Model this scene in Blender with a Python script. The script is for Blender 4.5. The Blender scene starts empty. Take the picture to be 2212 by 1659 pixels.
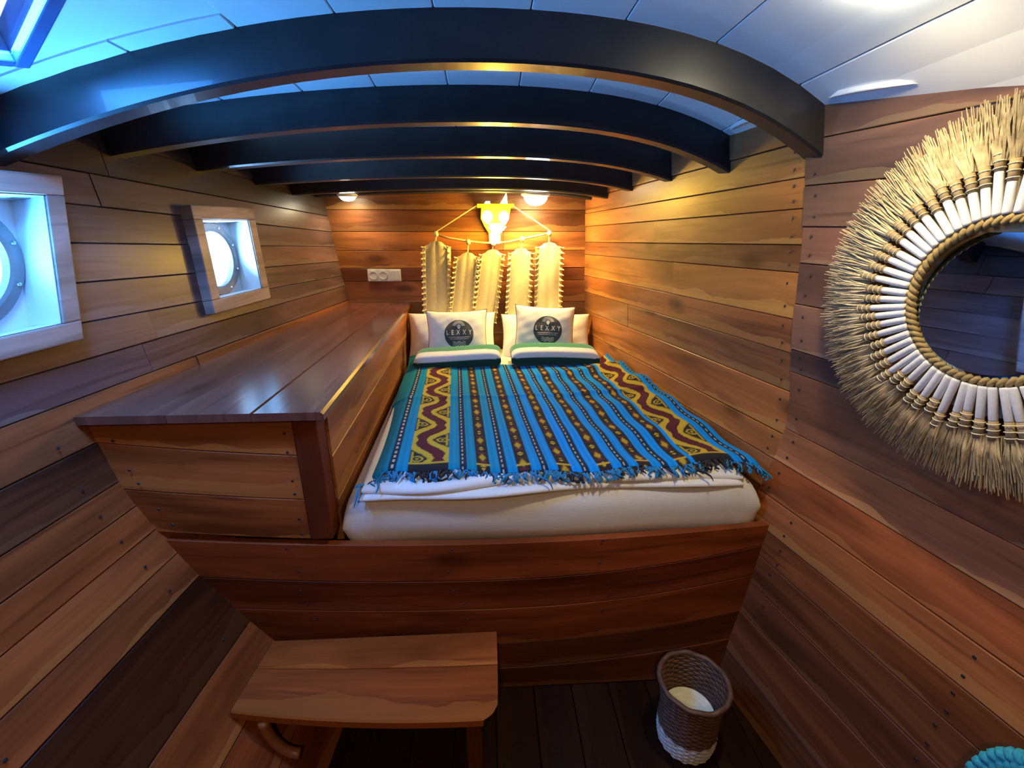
import bpy, bmesh, math, random
import numpy as np
from mathutils import Vector, Matrix

random.seed(7); rng = np.random.default_rng(7)
SC = bpy.context.scene
COL = SC.collection
R = math.radians

# ------------------------------------------------------------------ camera, world, exposure
cam_d = bpy.data.cameras.new('camera'); cam = bpy.data.objects.new('camera', cam_d); COL.objects.link(cam)
cam_d.sensor_fit = 'HORIZONTAL'; cam_d.sensor_width = 36.0
cam_d.lens = 36.0 * 1000.0 / 2212.0
cam_d.clip_start = 0.02; cam_d.clip_end = 200
cam.location = (0, 0, 1.45)
cam.rotation_euler = (R(90 - 19.009), 0, R(-3.031))
SC.camera = cam
SC.view_settings.view_transform = 'Standard'; SC.view_settings.look = 'None'
SC.view_settings.gamma = 1.0; SC.view_settings.use_curve_mapping = False
SC.view_settings.exposure = 0.0
SC.cycles.use_denoising = True
SC.cycles.max_bounces = 8; SC.cycles.diffuse_bounces = 5; SC.cycles.glossy_bounces = 4
SC.cycles.transparent_max_bounces = 8
SC.cycles.caustics_reflective = False; SC.cycles.caustics_refractive = False
SC.cycles.sample_clamp_indirect = 4.0
wd = bpy.data.worlds.new('daylight'); SC.world = wd; wd.use_nodes = True
wb = wd.node_tree.nodes['Background']; wb.inputs[0].default_value = (0.35, 0.62, 1.0, 1); wb.inputs[1].default_value = 4.0

BLUE = (0.06, 0.38, 1.0); SKYBLUE = (0.26, 0.56, 1.0); WARM = (1.0, 0.78, 0.40)
P_WIN = (58.0, 36.0, 36.0); P_HATCH = 18.0
P_LAMP = 14.0

def light(name, kind, loc, power, color, size=0.1, aim=None, shape='DISK'):
    l = bpy.data.lights.new(name, kind); l.energy = power; l.color = color
    if kind == 'AREA':
        l.shape = shape; l.size = size
    elif kind in ('POINT', 'SPOT'):
        l.shadow_soft_size = size
    o = bpy.data.objects.new(name, l); COL.objects.link(o); o.location = loc
    if aim is not None:
        o.rotation_euler = Vector(aim).to_track_quat('-Z', 'Y').to_euler()
    return o

# ------------------------------------------------------------------ helpers
def tag(o, label=None, cat=None, group=None, kind=None):
    if label: o['label'] = label
    if cat: o['category'] = cat
    if group: o['group'] = group
    if kind: o['kind'] = kind
    return o

def empty(name, loc=(0, 0, 0), rot=(0, 0, 0)):
    o = bpy.data.objects.new(name, None); COL.objects.link(o); o.location = loc; o.rotation_euler = rot
    o.empty_display_size = 0.05
    return o

def obj(name, me, mat=None, parent=None, color=None, smooth=False):
    if isinstance(me, bmesh.types.BMesh):
        bm = me; me = bpy.data.meshes.new(name); bm.to_mesh(me); bm.free()
    o = bpy.data.objects.new(name, me); COL.objects.link(o)
    if mat is not None and not me.materials: me.materials.append(mat)
    if parent is not None: o.parent = parent
    if color is not None: o.color = (*color, 1)
    if smooth:
        me.polygons.foreach_set('use_smooth', [True] * len(me.polygons))
    return o

def mesh(verts, faces, uvs=None, uv2=None, name='m'):
    me = bpy.data.meshes.new(name); me.from_pydata([tuple(map(float, v)) for v in verts], [], faces); me.update()
    if uvs is not None:
        l = me.uv_layers.new(name='UVMap')
        idx = np.empty(len(me.loops), dtype=np.int32); me.loops.foreach_get('vertex_index', idx)
        l.data.foreach_set('uv', np.asarray(uvs, dtype=np.float32)[idx].ravel())
        if uv2 is not None:
            l2 = me.uv_layers.new(name='Edge'); l2.data.foreach_set('uv', np.asarray(uv2, dtype=np.float32)[idx].ravel())
    return me

class MB:
    def __init__(s): s.v = []; s.f = []; s.uv = []
    def add(s, verts, faces):
        n = len(s.v); s.v += [tuple(map(float, p)) for p in verts]; s.f += [tuple(i + n for i in f) for f in faces]
    def box(s, lo, hi, M=None):
        x0, y0, z0 = lo; x1, y1, z1 = hi
        vs = [(x0,y0,z0),(x1,y0,z0),(x1,y1,z0),(x0,y1,z0),(x0,y0,z1),(x1,y0,z1),(x1,y1,z1),(x0,y1,z1)]
        if M is not None: vs = [M @ Vector(p) for p in vs]
        s.add(vs, [(0,3,2,1),(4,5,6,7),(0,1,5,4),(1,2,6,5),(2,3,7,6),(3,0,4,7)])
    def tube(s, pts, r, n=8, caps=True):
        pts = [Vector(p) for p in pts]
        rs = r if hasattr(r, '__len__') else [r] * len(pts)
        up = None; rings = []
        for i, p in enumerate(pts):
            t = (pts[min(i+1, len(pts)-1)] - pts[max(i-1, 0)]).normalized()
            if up is None:
                a = Vector((0,0,1)) if abs(t.z) < .9 else Vector((1,0,0))
                up = (a - t * a.dot(t)).normalized()
            else:
                up = (up - t * up.dot(t)).normalized()
            w = t.cross(up)
            rings.append([p + (up * math.cos(2*math.pi*k/n) + w * math.sin(2*math.pi*k/n)) * rs[i] for k in range(n)])
        vs = [v for rg in rings for v in rg]; fs = []
        for i in range(len(pts)-1):
            for k in range(n):
                a = i*n+k; b = i*n+(k+1) % n
                fs.append((a, b, b+n, a+n))
        if caps:
            fs.append(tuple(range(n-1, -1, -1))); m = (len(pts)-1)*n; fs.append(tuple(m+k for k in range(n)))
        s.add(vs, fs)
    def lathe(s, prof, n=32, M=None, close=False):
        vs = []
        for (r, z) in prof:
            for k in range(n):
                a = 2*math.pi*k/n; v = Vector((r*math.cos(a), r*math.sin(a), z)); vs.append(M @ v if M is not None else v)
        fs = []
        m = len(prof)
        for i in range(m-1 if not close else m):
            j = (i+1) % m
            for k in range(n):
                fs.append((i*n+k, i*n+(k+1) % n, j*n+(k+1) % n, j*n+k))
        s.add(vs, fs)
    def mesh(s, name='m'): return mesh(s.v, s.f, name=name)

def bevel(me, w, seg=2):
    bm = bmesh.new(); bm.from_mesh(me)
    bmesh.ops.bevel(bm, geom=[e for e in bm.edges if e.is_manifold and e.calc_face_angle(0) > .6], offset=w, segments=seg, affect='EDGES', profile=.6)
    bm.to_mesh(me); bm.free(); return me

def bbox(name, lo, hi, mat, parent, w=.004, color=None, M=None):
    b = MB(); b.box(lo, hi, M); return obj(name, bevel(b.mesh(name), w), mat, parent, color)

def cr(x, xs, ys):
    """smooth (cubic Hermite) interpolation through a table"""
    xs = np.asarray(xs, float); ys = np.asarray(ys, float)
    x = np.clip(np.asarray(x, float), xs[0], xs[-1])
    m = np.gradient(ys, xs)
    i = np.clip(np.searchsorted(xs, x) - 1, 0, len(xs)-2)
    h = xs[i+1]-xs[i]; t = (x-xs[i])/h
    return (2*t**3-3*t**2+1)*ys[i]+(t**3-2*t**2+t)*h*m[i]+(-2*t**3+3*t**2)*ys[i+1]+(t**3-t**2)*h*m[i+1]

# ------------------------------------------------------------------ materials
def nt_new(name):
    m = bpy.data.materials.new(name); m.use_nodes = True
    nt = m.node_tree; b = nt.nodes['Principled BSDF']; return m, nt, b
def N(nt, t, **k):
    n = nt.nodes.new(t)
    for a, v in k.items(): setattr(n, a, v)
    return n
def math_(nt, op, a, b=None, c=None, clamp=False):
    n = N(nt, 'ShaderNodeMath', operation=op, use_clamp=clamp)
    for i, v in enumerate((a, b, c)):
        if v is None: continue
        if isinstance(v, (int, float)): n.inputs[i].default_value = v
        else: nt.links.new(v, n.inputs[i])
    return n.outputs[0]
def mixc(nt, fac, a, b, mode='MIX'):
    n = N(nt, 'ShaderNodeMix', data_type='RGBA', blend_type=mode)
    if isinstance(fac, (int, float)): n.inputs[0].default_value = fac
    else: nt.links.new(fac, n.inputs[0])
    for i, v in ((6, a), (7, b)):
        if isinstance(v, tuple): n.inputs[i].default_value = (*v[:3], 1)
        else: nt.links.new(v, n.inputs[i])
    return n.outputs[2]
def ramp(nt, f, stops):
    n = N(nt, 'ShaderNodeValToRGB'); r = n.color_ramp
    while len(r.elements) < len(stops): r.elements.new(.5)
    for e, (p, c) in zip(r.elements, stops):
        e.position = p; e.color = (*c, 1) if len(c) == 3 else c
    nt.links.new(f, n.inputs[0]); return n.outputs[0]

def wood_mat(name, base, sap, rough=.34, coat=.25, sap_amt=.42, spec=.35):
    m, nt, b = nt_new(name)
    uv = N(nt, 'ShaderNodeUVMap', uv_map='UVMap'); ed = N(nt, 'ShaderNodeUVMap', uv_map='Edge')
    oi = N(nt, 'ShaderNodeObjectInfo')
    rnd = oi.outputs['Random']
    cmb = N(nt, 'ShaderNodeCombineXYZ')
    nt.links.new(math_(nt, 'MULTIPLY', rnd, 37.0), cmb.inputs[0]); nt.links.new(math_(nt, 'MULTIPLY', rnd, 91.0), cmb.inputs[1])
    add = N(nt, 'ShaderNodeVectorMath', operation='ADD'); nt.links.new(uv.outputs[0], add.inputs[0]); nt.links.new(cmb.outputs[0], add.inputs[1])
    P = add.outputs[0]
    def noise(sc, scale, det=3, dist=0.0, rg=.55):
        mp = N(nt, 'ShaderNodeMapping'); mp.inputs['Scale'].default_value = sc; nt.links.new(P, mp.inputs[0])
        n = N(nt, 'ShaderNodeTexNoise'); n.inputs['Scale'].default_value = scale; n.inputs['Detail'].default_value = det
        n.inputs['Distortion'].default_value = dist; n.inputs['Roughness'].default_value = rg
        nt.links.new(mp.outputs[0], n.inputs['Vector']); return n.outputs[0]
    big = noise((1.3, 7, 1), 1.0, 3, .8)
    fine = noise((3.0, 90, 1), 1.0, 4, .5)
    med = noise((1.4, 26, 1), 1.0, 3, 1.5)
    wob = noise((3.2, 3.0, 1), 1.0, 3, .4)
    g = ramp(nt, big, [(.28, tuple(.42*c for c in base)), (.50, base), (.72, tuple(min(1, 1.6*c) for c in base))])
    g = mixc(nt, math_(nt, 'MULTIPLY', ramp(nt, fine, [(.35, (0,0,0)), (.7, (1,1,1))]), .30), g, tuple(.5*c for c in base))
    g = mixc(nt, math_(nt, 'MULTIPLY', ramp(nt, med, [(.55, (0,0,0)), (.70, (1,1,1))]), .6), g, tuple(.36*c for c in base))
    # pale sapwood along one edge of some boards, with a wavy border
    sep = N(nt, 'ShaderNodeSeparateXYZ'); nt.links.new(ed.outputs[0], sep.inputs[0])
    e = math_(nt, 'ADD', sep.outputs[1], math_(nt, 'MULTIPLY', math_(nt, 'SUBTRACT', wob, .5), .9))
    sel = math_(nt, 'FRACT', math_(nt, 'MULTIPLY', rnd, 7.13))
    lo = math_(nt, 'LESS_THAN', e, math_(nt, 'MULTIPLY', sel, .33))
    fac = math_(nt, 'MULTIPLY', lo, sap_amt)
    g = mixc(nt, fac, g, sap)
    # knots
    mp = N(nt, 'ShaderNodeMapping'); mp.inputs['Scale'].default_value = (2.1, 5.5, 1); nt.links.new(P, mp.inputs[0])
    vo = N(nt, 'ShaderNodeTexVoronoi'); vo.inputs['Scale'].default_value = 1.0; nt.links.new(mp.outputs[0], vo.inputs['Vector'])
    kn = ramp(nt, math_(nt, 'ADD', vo.outputs['Distance'], math_(nt, 'MULTIPLY', math_(nt, 'SUBTRACT', med, .5), .12)), [(.07, (1,1,1)), (.17, (0,0,0))])
    g = mixc(nt, math_(nt, 'MULTIPLY', kn, .8), g, tuple(.25*c for c in base))
    g = mixc(nt, 1.0, g, oi.outputs['Color'], 'MULTIPLY')
    nt.links.new(g, b.inputs['Base Color'])
    b.inputs['Roughness'].default_value = rough; b.inputs['Specular IOR Level'].default_value = spec
    b.inputs['Coat Weight'].default_value = coat; b.inputs['Coat Roughness'].default_value = .22
    bp = N(nt, 'ShaderNodeBump'); bp.inputs['Strength'].default_value = .18; bp.inputs['Distance'].default_value = .002
    nt.links.new(fine, bp.inputs['Height']); nt.links.new(bp.outputs[0], b.inputs['Normal'])
    return m

def plain(name, col, rough=.6, metal=0.0, var=.12, scale=30.0, bump=0.0, coat=0.0, objcol=False, sheen=0.0, stretch=(1,1,1)):
    m, nt, b = nt_new(name)
    tc = N(nt, 'ShaderNodeTexCoord')
    mp = N(nt, 'ShaderNodeMapping'); mp.inputs['Scale'].default_value = stretch; nt.links.new(tc.outputs['Object'], mp.inputs[0])
    n = N(nt, 'ShaderNodeTexNoise'); n.inputs['Scale'].default_value = scale; n.inputs['Detail'].default_value = 4
    nt.links.new(mp.outputs[0], n.inputs['Vector'])
    g = ramp(nt, n.outputs[0], [(.3, tuple(c*(1-var) for c in col)), (.7, tuple(min(1, c*(1+var)) for c in col))])
    if objcol:
        oi = N(nt, 'ShaderNodeObjectInfo'); g = mixc(nt, 1.0, g, oi.outputs['Color'], 'MULTIPLY')
    nt.links.new(g, b.inputs['Base Color'])
    b.inputs['Roughness'].default_value = rough; b.inputs['Metallic'].default_value = metal
    b.inputs['Coat Weight'].default_value = coat; b.inputs['Sheen Weight'].default_value = sheen
    if bump:
        bp = N(nt, 'ShaderNodeBump'); bp.inputs['Strength'].default_value = bump; bp.inputs['Distance'].default_value = .003
        nt.links.new(n.outputs[0], bp.inputs['Height']); nt.links.new(bp.outputs[0], b.inputs['Normal'])
    return m

def emis(name, col, strength):
    m, nt, b = nt_new(name)
    b.inputs['Base Color'].default_value = (*col, 1)
    b.inputs['Emission Color'].default_value = (*col, 1); b.inputs['Emission Strength'].default_value = strength
    return m

def attr_mat(name, rough=.9, bump=.25, sheen=.03):
    m, nt, b = nt_new(name); b.inputs['Specular IOR Level'].default_value = .08
    a = N(nt, 'ShaderNodeVertexColor', layer_name='Col'); 
    tc = N(nt, 'ShaderNodeTexCoord'); n = N(nt, 'ShaderNodeTexNoise'); n.inputs['Scale'].default_value = 260; nt.links.new(tc.outputs['Object'], n.inputs['Vector'])
    g = mixc(nt, math_(nt, 'MULTIPLY', n.outputs[0], .2), a.outputs[0], (0.01, 0.01, 0.015))
    nt.links.new(g, b.inputs['Base Color']); b.inputs['Roughness'].default_value = rough; b.inputs['Sheen Weight'].default_value = sheen
    bp = N(nt, 'ShaderNodeBump'); bp.inputs['Strength'].default_value = bump; bp.inputs['Distance'].default_value = .002
    nt.links.new(n.outputs[0], bp.inputs['Height']); nt.links.new(bp.outputs[0], b.inputs['Normal'])
    return m

WOOD = wood_mat('varnished_teak', (0.30, 0.115, 0.042), (0.50, 0.27, 0.09), rough=.38, coat=.10)
WOODLOW = wood_mat('satin_teak', (0.30, 0.115, 0.042), (0.50, 0.27, 0.09), rough=.42, coat=.03, spec=.16)
TOPWOOD = wood_mat('polished_worktop', (0.20, 0.070, 0.042), (0.28, 0.11, 0.06), rough=.2, coat=.55, sap_amt=.2)
DARKGAP = plain('dark_gap', (0.012, 0.008, 0.006), .9)
GLINT_WHITE = plain('glint_white', (0.78, 0.80, 0.80), .45, var=.05, scale=6)
CEIL = plain('ceiling_paint', (0.74, 0.76, 0.77), .5, var=.06, scale=5)
BEAM = plain('black_beam_paint', (0.016, 0.015, 0.018), .38, var=.3, scale=14, coat=.1)
LINEN = plain('white_linen', (0.80, 0.79, 0.74), .9, var=.04, scale=220, bump=.12, sheen=.2)
SHEET = plain('cream_sheet', (0.74, 0.72, 0.64), .9, var=.05, scale=60, bump=.15, stretch=(.6, 2, 6))
METAL = plain('brushed_metal', (0.62, 0.64, 0.66), .3, metal=1.0)
PLASTIC = plain('white_plastic', (0.82, 0.82, 0.80), .35, var=.03)
BLACK = plain('black_dot', (0.02, 0.02, 0.02), .5)

# ------------------------------------------------------------------ the shape of the cabin
YB = 2.85          # back bulkhead
YR = -1.3          # bulkhead behind the camera
def hull_x(Y, z):
    s = cr(z, [-.05, 0, .234, .505, .783, .99, 1.2, 1.41, 1.56, 1.9], [.40, .45, .661, .837, .968, 1.01, 1.045, 1.07, 1.09, 1.12])
    t = cr(Y, [-1.5, .63, 1.12, 2, 2.9], [-.14, -.04, 0, .09, .188])
    return -(s - t)
def wall_x(Y, z):
    p = cr(z, [0, .3, .66, .85, 1.2, 1.467, 1.614, 1.9], [.735, .775, .82, .865, .828, .80, .775, .72]) - .828
    base = np.interp(Y, [-1.5, 1.2, 2.9], [1.37, .83, .583])
    return base + p * np.interp(Y, [1.2, 2.9], [1, .3])
def ceil_z(x, Y):
    zc = np.interp(Y, [-1.5, .8, 1.15, 1.5, 1.85, 2.2, 2.5, 2.95], [1.89, 1.88, 1.871, 1.819, 1.778, 1.741, 1.712, 1.68])
    cl = np.interp(Y, [-1.5, 1.15, 1.5, 1.85, 2.2, 2.95], [.15, .172, .085, .052, .037, .03])
    k = np.interp(Y, [1.15, 1.5, 1.85, 2.2, 2.95], [1, .85, .62, .5, .4])
    x = np.asarray(x, float)
    return zc - np.where(x < 0, cl*x*x, k*(.16*x*x + .21*np.minimum(np.abs(x), 1.2)**4))

def board(name, S, a0, a1, t0, t1, th, inward, mat, parent, na=12, nt=2, color=(1, 1, 1), ch=.0018, off=0.0, gap=.0010):
    """a solid board lying on the surface S(a, t): a along it, t across; chamfered edges, back and ends closed"""
    aa = np.linspace(a0, a1, na+1); inward = Vector(inward)
    rows = []
    c0 = Vector(S((a0+a1)/2, t0)); c1 = Vector(S((a0+a1)/2, t1)); W = (c1-c0).length
    g = gap/W; c = ch/W
    prof = [(g, -th), (g, -ch), (g+c, 0)] + [(g+c+(1-2*g-2*c)*j/nt, 0) for j in range(1, nt)] + [(1-g-c, 0), (1-g, -ch), (1-g, -th)]
    vs = []; uv = []; u2 = []
    L = 0.0; prev = None
    ends = [gap] + [0]*(na-1) + [-gap]
    for i, a in enumerate(aa):
        da = 1e-3
        mid = Vector(S(a, (t0+t1)/2))
        if prev is not None: L += (mid-prev).length
        prev = mid
        dtv = Vector(S(a, t1)) - Vector(S(a, t0))
        dav = Vector(S(a+da, (t0+t1)/2)) - Vector(S(a-da, (t0+t1)/2))
        n = dav.cross(dtv).normalized()
        if n.dot(inward) < 0: n = -n
        for (f, d) in prof:
            p = Vector(S(a, t0+(t1-t0)*f)) + n*(d+off) + dav.normalized()*ends[i]
            vs.append(p); uv.append((L, f*W)); u2.append((L, f))
    m = len(prof); fs = []
    for i in range(na):
        for j in range(m-1):
            fs.append((i*m+j, (i+1)*m+j, (i+1)*m+j+1, i*m+j+1))
        fs.append((i*m+m-1, (i+1)*m+m-1, (i+1)*m, i*m))
    fs.append(tuple(range(m-1, -1, -1))); fs.append(tuple(na*m+j for j in range(m)))
    me = mesh(vs, fs, uv, u2, name)
    bm = bmesh.new(); bm.from_mesh(me); bmesh.ops.recalc_face_normals(bm, faces=bm.faces); bm.to_mesh(me); bm.free()
    return obj(name, me, mat, parent, color)

def tint(v=.22, warm=.06):
    k = 1 + random.uniform(-v, v); w = random.uniform(-warm, warm)
    return (k*(1+w), k, k*(1-w))

def backing(name, S, a_rng, t_rng, inward, depth, mat, parent=None, na=30, nt=12, skip=None):
    """thin solid sheet behind the boards that closes the joints"""
    aa = np.linspace(*a_rng, na+1); tt = np.linspace(*t_rng, nt+1); vs = []; fs = []
    inward = Vector(inward)
    for a in aa:
        for t in tt: vs.append(Vector(S(a, t)) - inward*depth)
    n0 = len(vs)
    vs += [v - inward*.01 for v in vs[:n0]]
    for i in range(na):
        for j in range(nt):
            if skip and skip((aa[i]+aa[i+1])/2, (tt[j]+tt[j+1])/2): continue
            q = (i*(nt+1)+j, (i+1)*(nt+1)+j, (i+1)*(nt+1)+j+1, i*(nt+1)+j+1)
            fs.append(q); fs.append(tuple(n0+k for k in reversed(q)))
    return obj(name, mesh(vs, fs, name=name), mat, parent)

TH = .02
# window openings in the hull: (centre Y, half width, z of bottom, z of top)
def zB(Y): return 1.216 - .03*(Y-1.08)
def zT(Y): return 1.516 - .06*(Y-1.08)
WINS = [(1.06, .140, .30), (1.87, .140, .13), (.20, .140, .13)]   # centre Y, half width, skew
# ------------------------------------------------------------------ wall_left (hull)
HR = [(0.0, 0), (.10, 0), (.205, 0), (.325, 0), (.50, 0), (.58, 0), (.66, 0), (.735, 0), (.81, 0), (.925, 0), (1.04, 0), (1.125, 0)]
def hull_row(k):
    nb = len(HR)
    if k < nb:
        z = HR[k][0]; return lambda Y: z - .012*(Y-1.1)*(z > .9)
    k -= nb
    if k <= 3: return lambda Y: zB(Y) + (zT(Y)-zB(Y))*k/3
    if k == 4: return lambda Y: zT(Y) + .085
    if k == 5: return lambda Y: zT(Y) + .18
    return lambda Y: zT(Y) + .40
NROW = len(HR) + 7
def S_hull_full(a, t):
    z = -.05 + t*2.0
    return (hull_x(a, z), a, z)
def in_win(Y, z, m=0.0):
    return any(abs(Y - c - sk*(z - (zB(c)+zT(c))/2)) < hw + m and zB(Y) - m < z < zT(Y) + m for c, hw, sk in WINS)
wall_left = backing('wall_left', S_hull_full, (YR, YB+.05), (0, .97), (1, 0, 0), .024, DARKGAP, na=166, nt=100,
                    skip=lambda Y, t: in_win(Y, -.05+2*t, .012))
tag(wall_left, kind='structure')
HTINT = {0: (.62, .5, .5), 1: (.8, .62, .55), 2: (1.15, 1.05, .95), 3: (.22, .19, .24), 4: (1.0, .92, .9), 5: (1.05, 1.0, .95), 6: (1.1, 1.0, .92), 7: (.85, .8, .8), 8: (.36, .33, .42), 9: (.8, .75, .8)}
for k in range(NROW-1):
    f0, f1 = hull_row(k), hull_row(k+1)
    S = lambda a, t, f0=f0, f1=f1: (float(hull_x(a, f0(a)+(f1(a)-f0(a))*t)), a, float(f0(a)+(f1(a)-f0(a))*t))
    if len(HR) <= k < len(HR)+3:
        segs = []; y = YR
        for c, hw, sk in sorted(WINS):
            zm = (f0(c)+f1(c))/2 - (zB(c)+zT(c))/2; e = abs(sk)*(f1(c)-f0(c))/2 + .004
            segs.append((y, c+sk*zm-hw-e)); y = c+sk*zm+hw+e
        segs.append((y, YB+.03))
    else:
        j = random.uniform(-.35, .35); j2 = 1.3 + random.uniform(-.1, .5) if k >= len(HR)-3 else 3
        segs = [(YR, j), (j, min(j2, YB+.03))] + ([(j2, YB+.03)] if j2 < YB else [])
    for (y0, y1) in segs:
        c = HTINT.get(k, (.44, .64, 1.6) if k < len(HR)+4 else (.13, .20, .52)); t = tint(.12)  # blue glow round the portholes put into the upper board colours
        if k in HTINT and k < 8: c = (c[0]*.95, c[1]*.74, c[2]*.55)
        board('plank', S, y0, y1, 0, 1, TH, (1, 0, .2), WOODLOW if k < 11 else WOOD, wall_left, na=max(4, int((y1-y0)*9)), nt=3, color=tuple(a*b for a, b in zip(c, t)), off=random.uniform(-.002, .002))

# ------------------------------------------------------------------ wall_right (inner partition)
def S_wall_full(a, t):
    z = -.02 + t*1.85
    return (float(wall_x(a, z)), a, z)
wall_right = backing('wall_right', S_wall_full, (YR, YB+.05), (0, 1), (-1, 0, 0), .024, DARKGAP, na=60, nt=40)
tag(wall_right, kind='structure')
FAR = [.57, .69, .782, .862, .995, 1.11, 1.207, 1.33, 1.40, 1.488, 1.56, 1.64, 1.80]
NEAR = [0, .13, .29, .40, .50, .585, .68, .785, .885, 1.06, 1.125, 1.25, 1.355, 1.445, 1.54, 1.64, 1.80]
FT = {2: (1.1, 1.1, .8), 3: (1.2, 1.15, .85), 4: (1.0, 1.0, .8), 5: (1.1, 1.0, .8), 6: (1.35, 1.4, .9), 7: (.75, .66, .6), 8: (1.1, 1.1, .8), 9: (1.3, 1.25, .8), 10: (1.1, 1.1, .8)}  # board tones, with some of the lamp's gold light put into the colour
NT = {0: (.55, .45, .45), 1: (.6, .5, .5), 2: (.5, .42, .45), 3: (.75, .6, .55), 4: (.85, .7, .6), 5: (1.0, .85, .7), 6: (1.05, .8, .68), 7: (1.35, 1.35, 1.4), 8: (.8, .82, 1.0), 9: (.45, .55, 1.0), 10: (1.0, 1.3, 2.1), 11: (.9, 1.1, 1.8), 12: (.8, .95, 1.5), 13: (.6, .75, 1.1), 14: (.55, .7, 1.0), 15: (.6, .75, 1.0)}  # upper boards bluer: window light put into their colour
for zs, y0, y1, tb, o in ((FAR, 1.2, YB+.03, FT, 0.0), (NEAR, YR, 1.2, NT, .004)):
    for k in range(len(zs)-1):
        z0, z1 = zs[k], zs[k+1]
        sl = .03 if zs is FAR else 0.0
        S = lambda a, t, z0=z0, z1=z1, sl=sl: (float(wall_x(a, z0+(z1-z0)*t - sl*(a-1.2))), a, z0+(z1-z0)*t - sl*(a-1.2))
        if zs is FAR:
            cut = {6: [1.83], 4: [2.25], 8: [2.0]}.get(k, [])
        else:
            cut = [random.uniform(-.5, .25)]
        ys = [y0] + cut + [y1]; ys = sorted(ys)
        for a, b in zip(ys[:-1], ys[1:]):
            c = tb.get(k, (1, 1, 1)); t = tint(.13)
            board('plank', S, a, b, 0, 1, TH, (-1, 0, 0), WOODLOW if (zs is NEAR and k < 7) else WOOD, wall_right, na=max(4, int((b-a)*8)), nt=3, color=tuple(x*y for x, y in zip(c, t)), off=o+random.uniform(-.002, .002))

# ------------------------------------------------------------------ wall_back and the bulkhead behind the camera
def bulkhead(name, Y, sgn, zs, cuts):
    S = lambda a, t: (a, Y, -.02 + 1.85*t)
    w = backing(name, S, (-1.3, 1.5), (0, 1), (0, -sgn, 0), .024, DARKGAP, na=4, nt=4)
    tag(w, kind='structure')
    for k in range(len(zs)-1):
        z0, z1 = zs[k], zs[k+1]; zm = (z0+z1)/2
        S = lambda a, t, z0=z0, z1=z1: (a, Y, z0+(z1-z0)*t)
        xl = float(min(hull_x(Y, z0), hull_x(Y, z1))) - .02; xr = float(max(wall_x(Y, z0), wall_x(Y, z1))) + .02
        xs = [xl] + [c for c in cuts.get(k, [])] + [xr]
        for a, b in zip(xs[:-1], xs[1:]):
            board('plank', S, a, b, 0, 1, TH, (0, -sgn, 0), WOOD, w, na=4, nt=1, color=BT.get(k, tint(.2)) if sgn > 0 else tint(.2), off=random.uniform(-.002, .002))
    return w
BT = {5: (1.1, 1.0, .9), 6: (.55, .42, .42), 7: (1.25, 1.15, .95), 8: (1.2, 1.1, .9), 9: (.6, .55, .55)}
bulkhead('wall_back', YB, 1, [0, .3, .6, .8, .9, 1.0, 1.13, 1.205, 1.305, 1.41, 1.53, 1.75], {6: [.2], 7: [-.1], 8: [.1]})
bulkhead('wall_rear', YR, -1, [0, .2, .4, .6, .8, 1.0, 1.2, 1.4, 1.6, 1.9], {})

# ------------------------------------------------------------------ floor
S_fl = lambda a, t: (t, a, 0.0)
floor = backing('floor', lambda a, t: (-1.2+2.8*t, a, 0), (YR, YB+.05), (0, 1), (0, 0, 1), .024, DARKGAP, na=4, nt=4)
tag(floor, kind='structure')
x = -.62
while x < 1.4:
    board('plank', S_fl, YR, 1.16, x, x+.125, TH, (0, 0, 1), WOODLOW, floor, na=3, nt=1, color=(.06, .05, .055), off=random.uniform(-.001, .001)); x += .125

# ------------------------------------------------------------------ ceiling: white boards, hatch opening, dark arched beams
HC = Vector((-.833, .880)); HE = Vector((.82, -.57)); HN = Vector((.57, .82)); HS = .135
def in_hatch(x, y, m=0.0):
    d = Vector((x, y)) - HC
    return abs(d.dot(HE)) < HS + m and abs(d.dot(HN)) < HS + m
ceiling = backing('ceiling', lambda a, t: (-1.25+2.75*t, a, float(ceil_z(-1.25+2.75*t, a))), (YR, YB+.05), (0, 1), (0, 0, -1), .03, CEIL, na=210, nt=140,
                  skip=lambda a, t: in_hatch(-1.25+2.75*t, a, .004))
tag(ceiling, kind='structure')
xs = [-1.25, -1.06, -.72, -.50, -.30, -.10, .10, .30, .50, .70, .90, 1.15, 1.5]
for x0, x1 in zip(xs[:-1], xs[1:]):
    S = lambda a, t, x0=x0, x1=x1: (x0+(x1-x0)*t, a, float(ceil_z(x0+(x1-x0)*t, a)))
    segs = [(YR, YB+.03)] if x1 < -1.0 or x0 > -.6 else [(YR, .665), (1.095, YB+.03)]
    for a, b in segs:
        board('plank', S, a, b, 0, 1, .012, (0, 0, -1), CEIL, ceiling, na=max(4, int((b-a)*10)), nt=3, color=(1, 1, 1), ch=.002, gap=.0012)
# boards round the hatch: four short fillers that follow the opening
S_h = lambda p, q: (HC.x+HE.x*p+HN.x*q, HC.y+HE.y*p+HN.y*q, float(ceil_z(HC.x+HE.x*p+HN.x*q, HC.y+HE.y*p+HN.y*q)))

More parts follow.
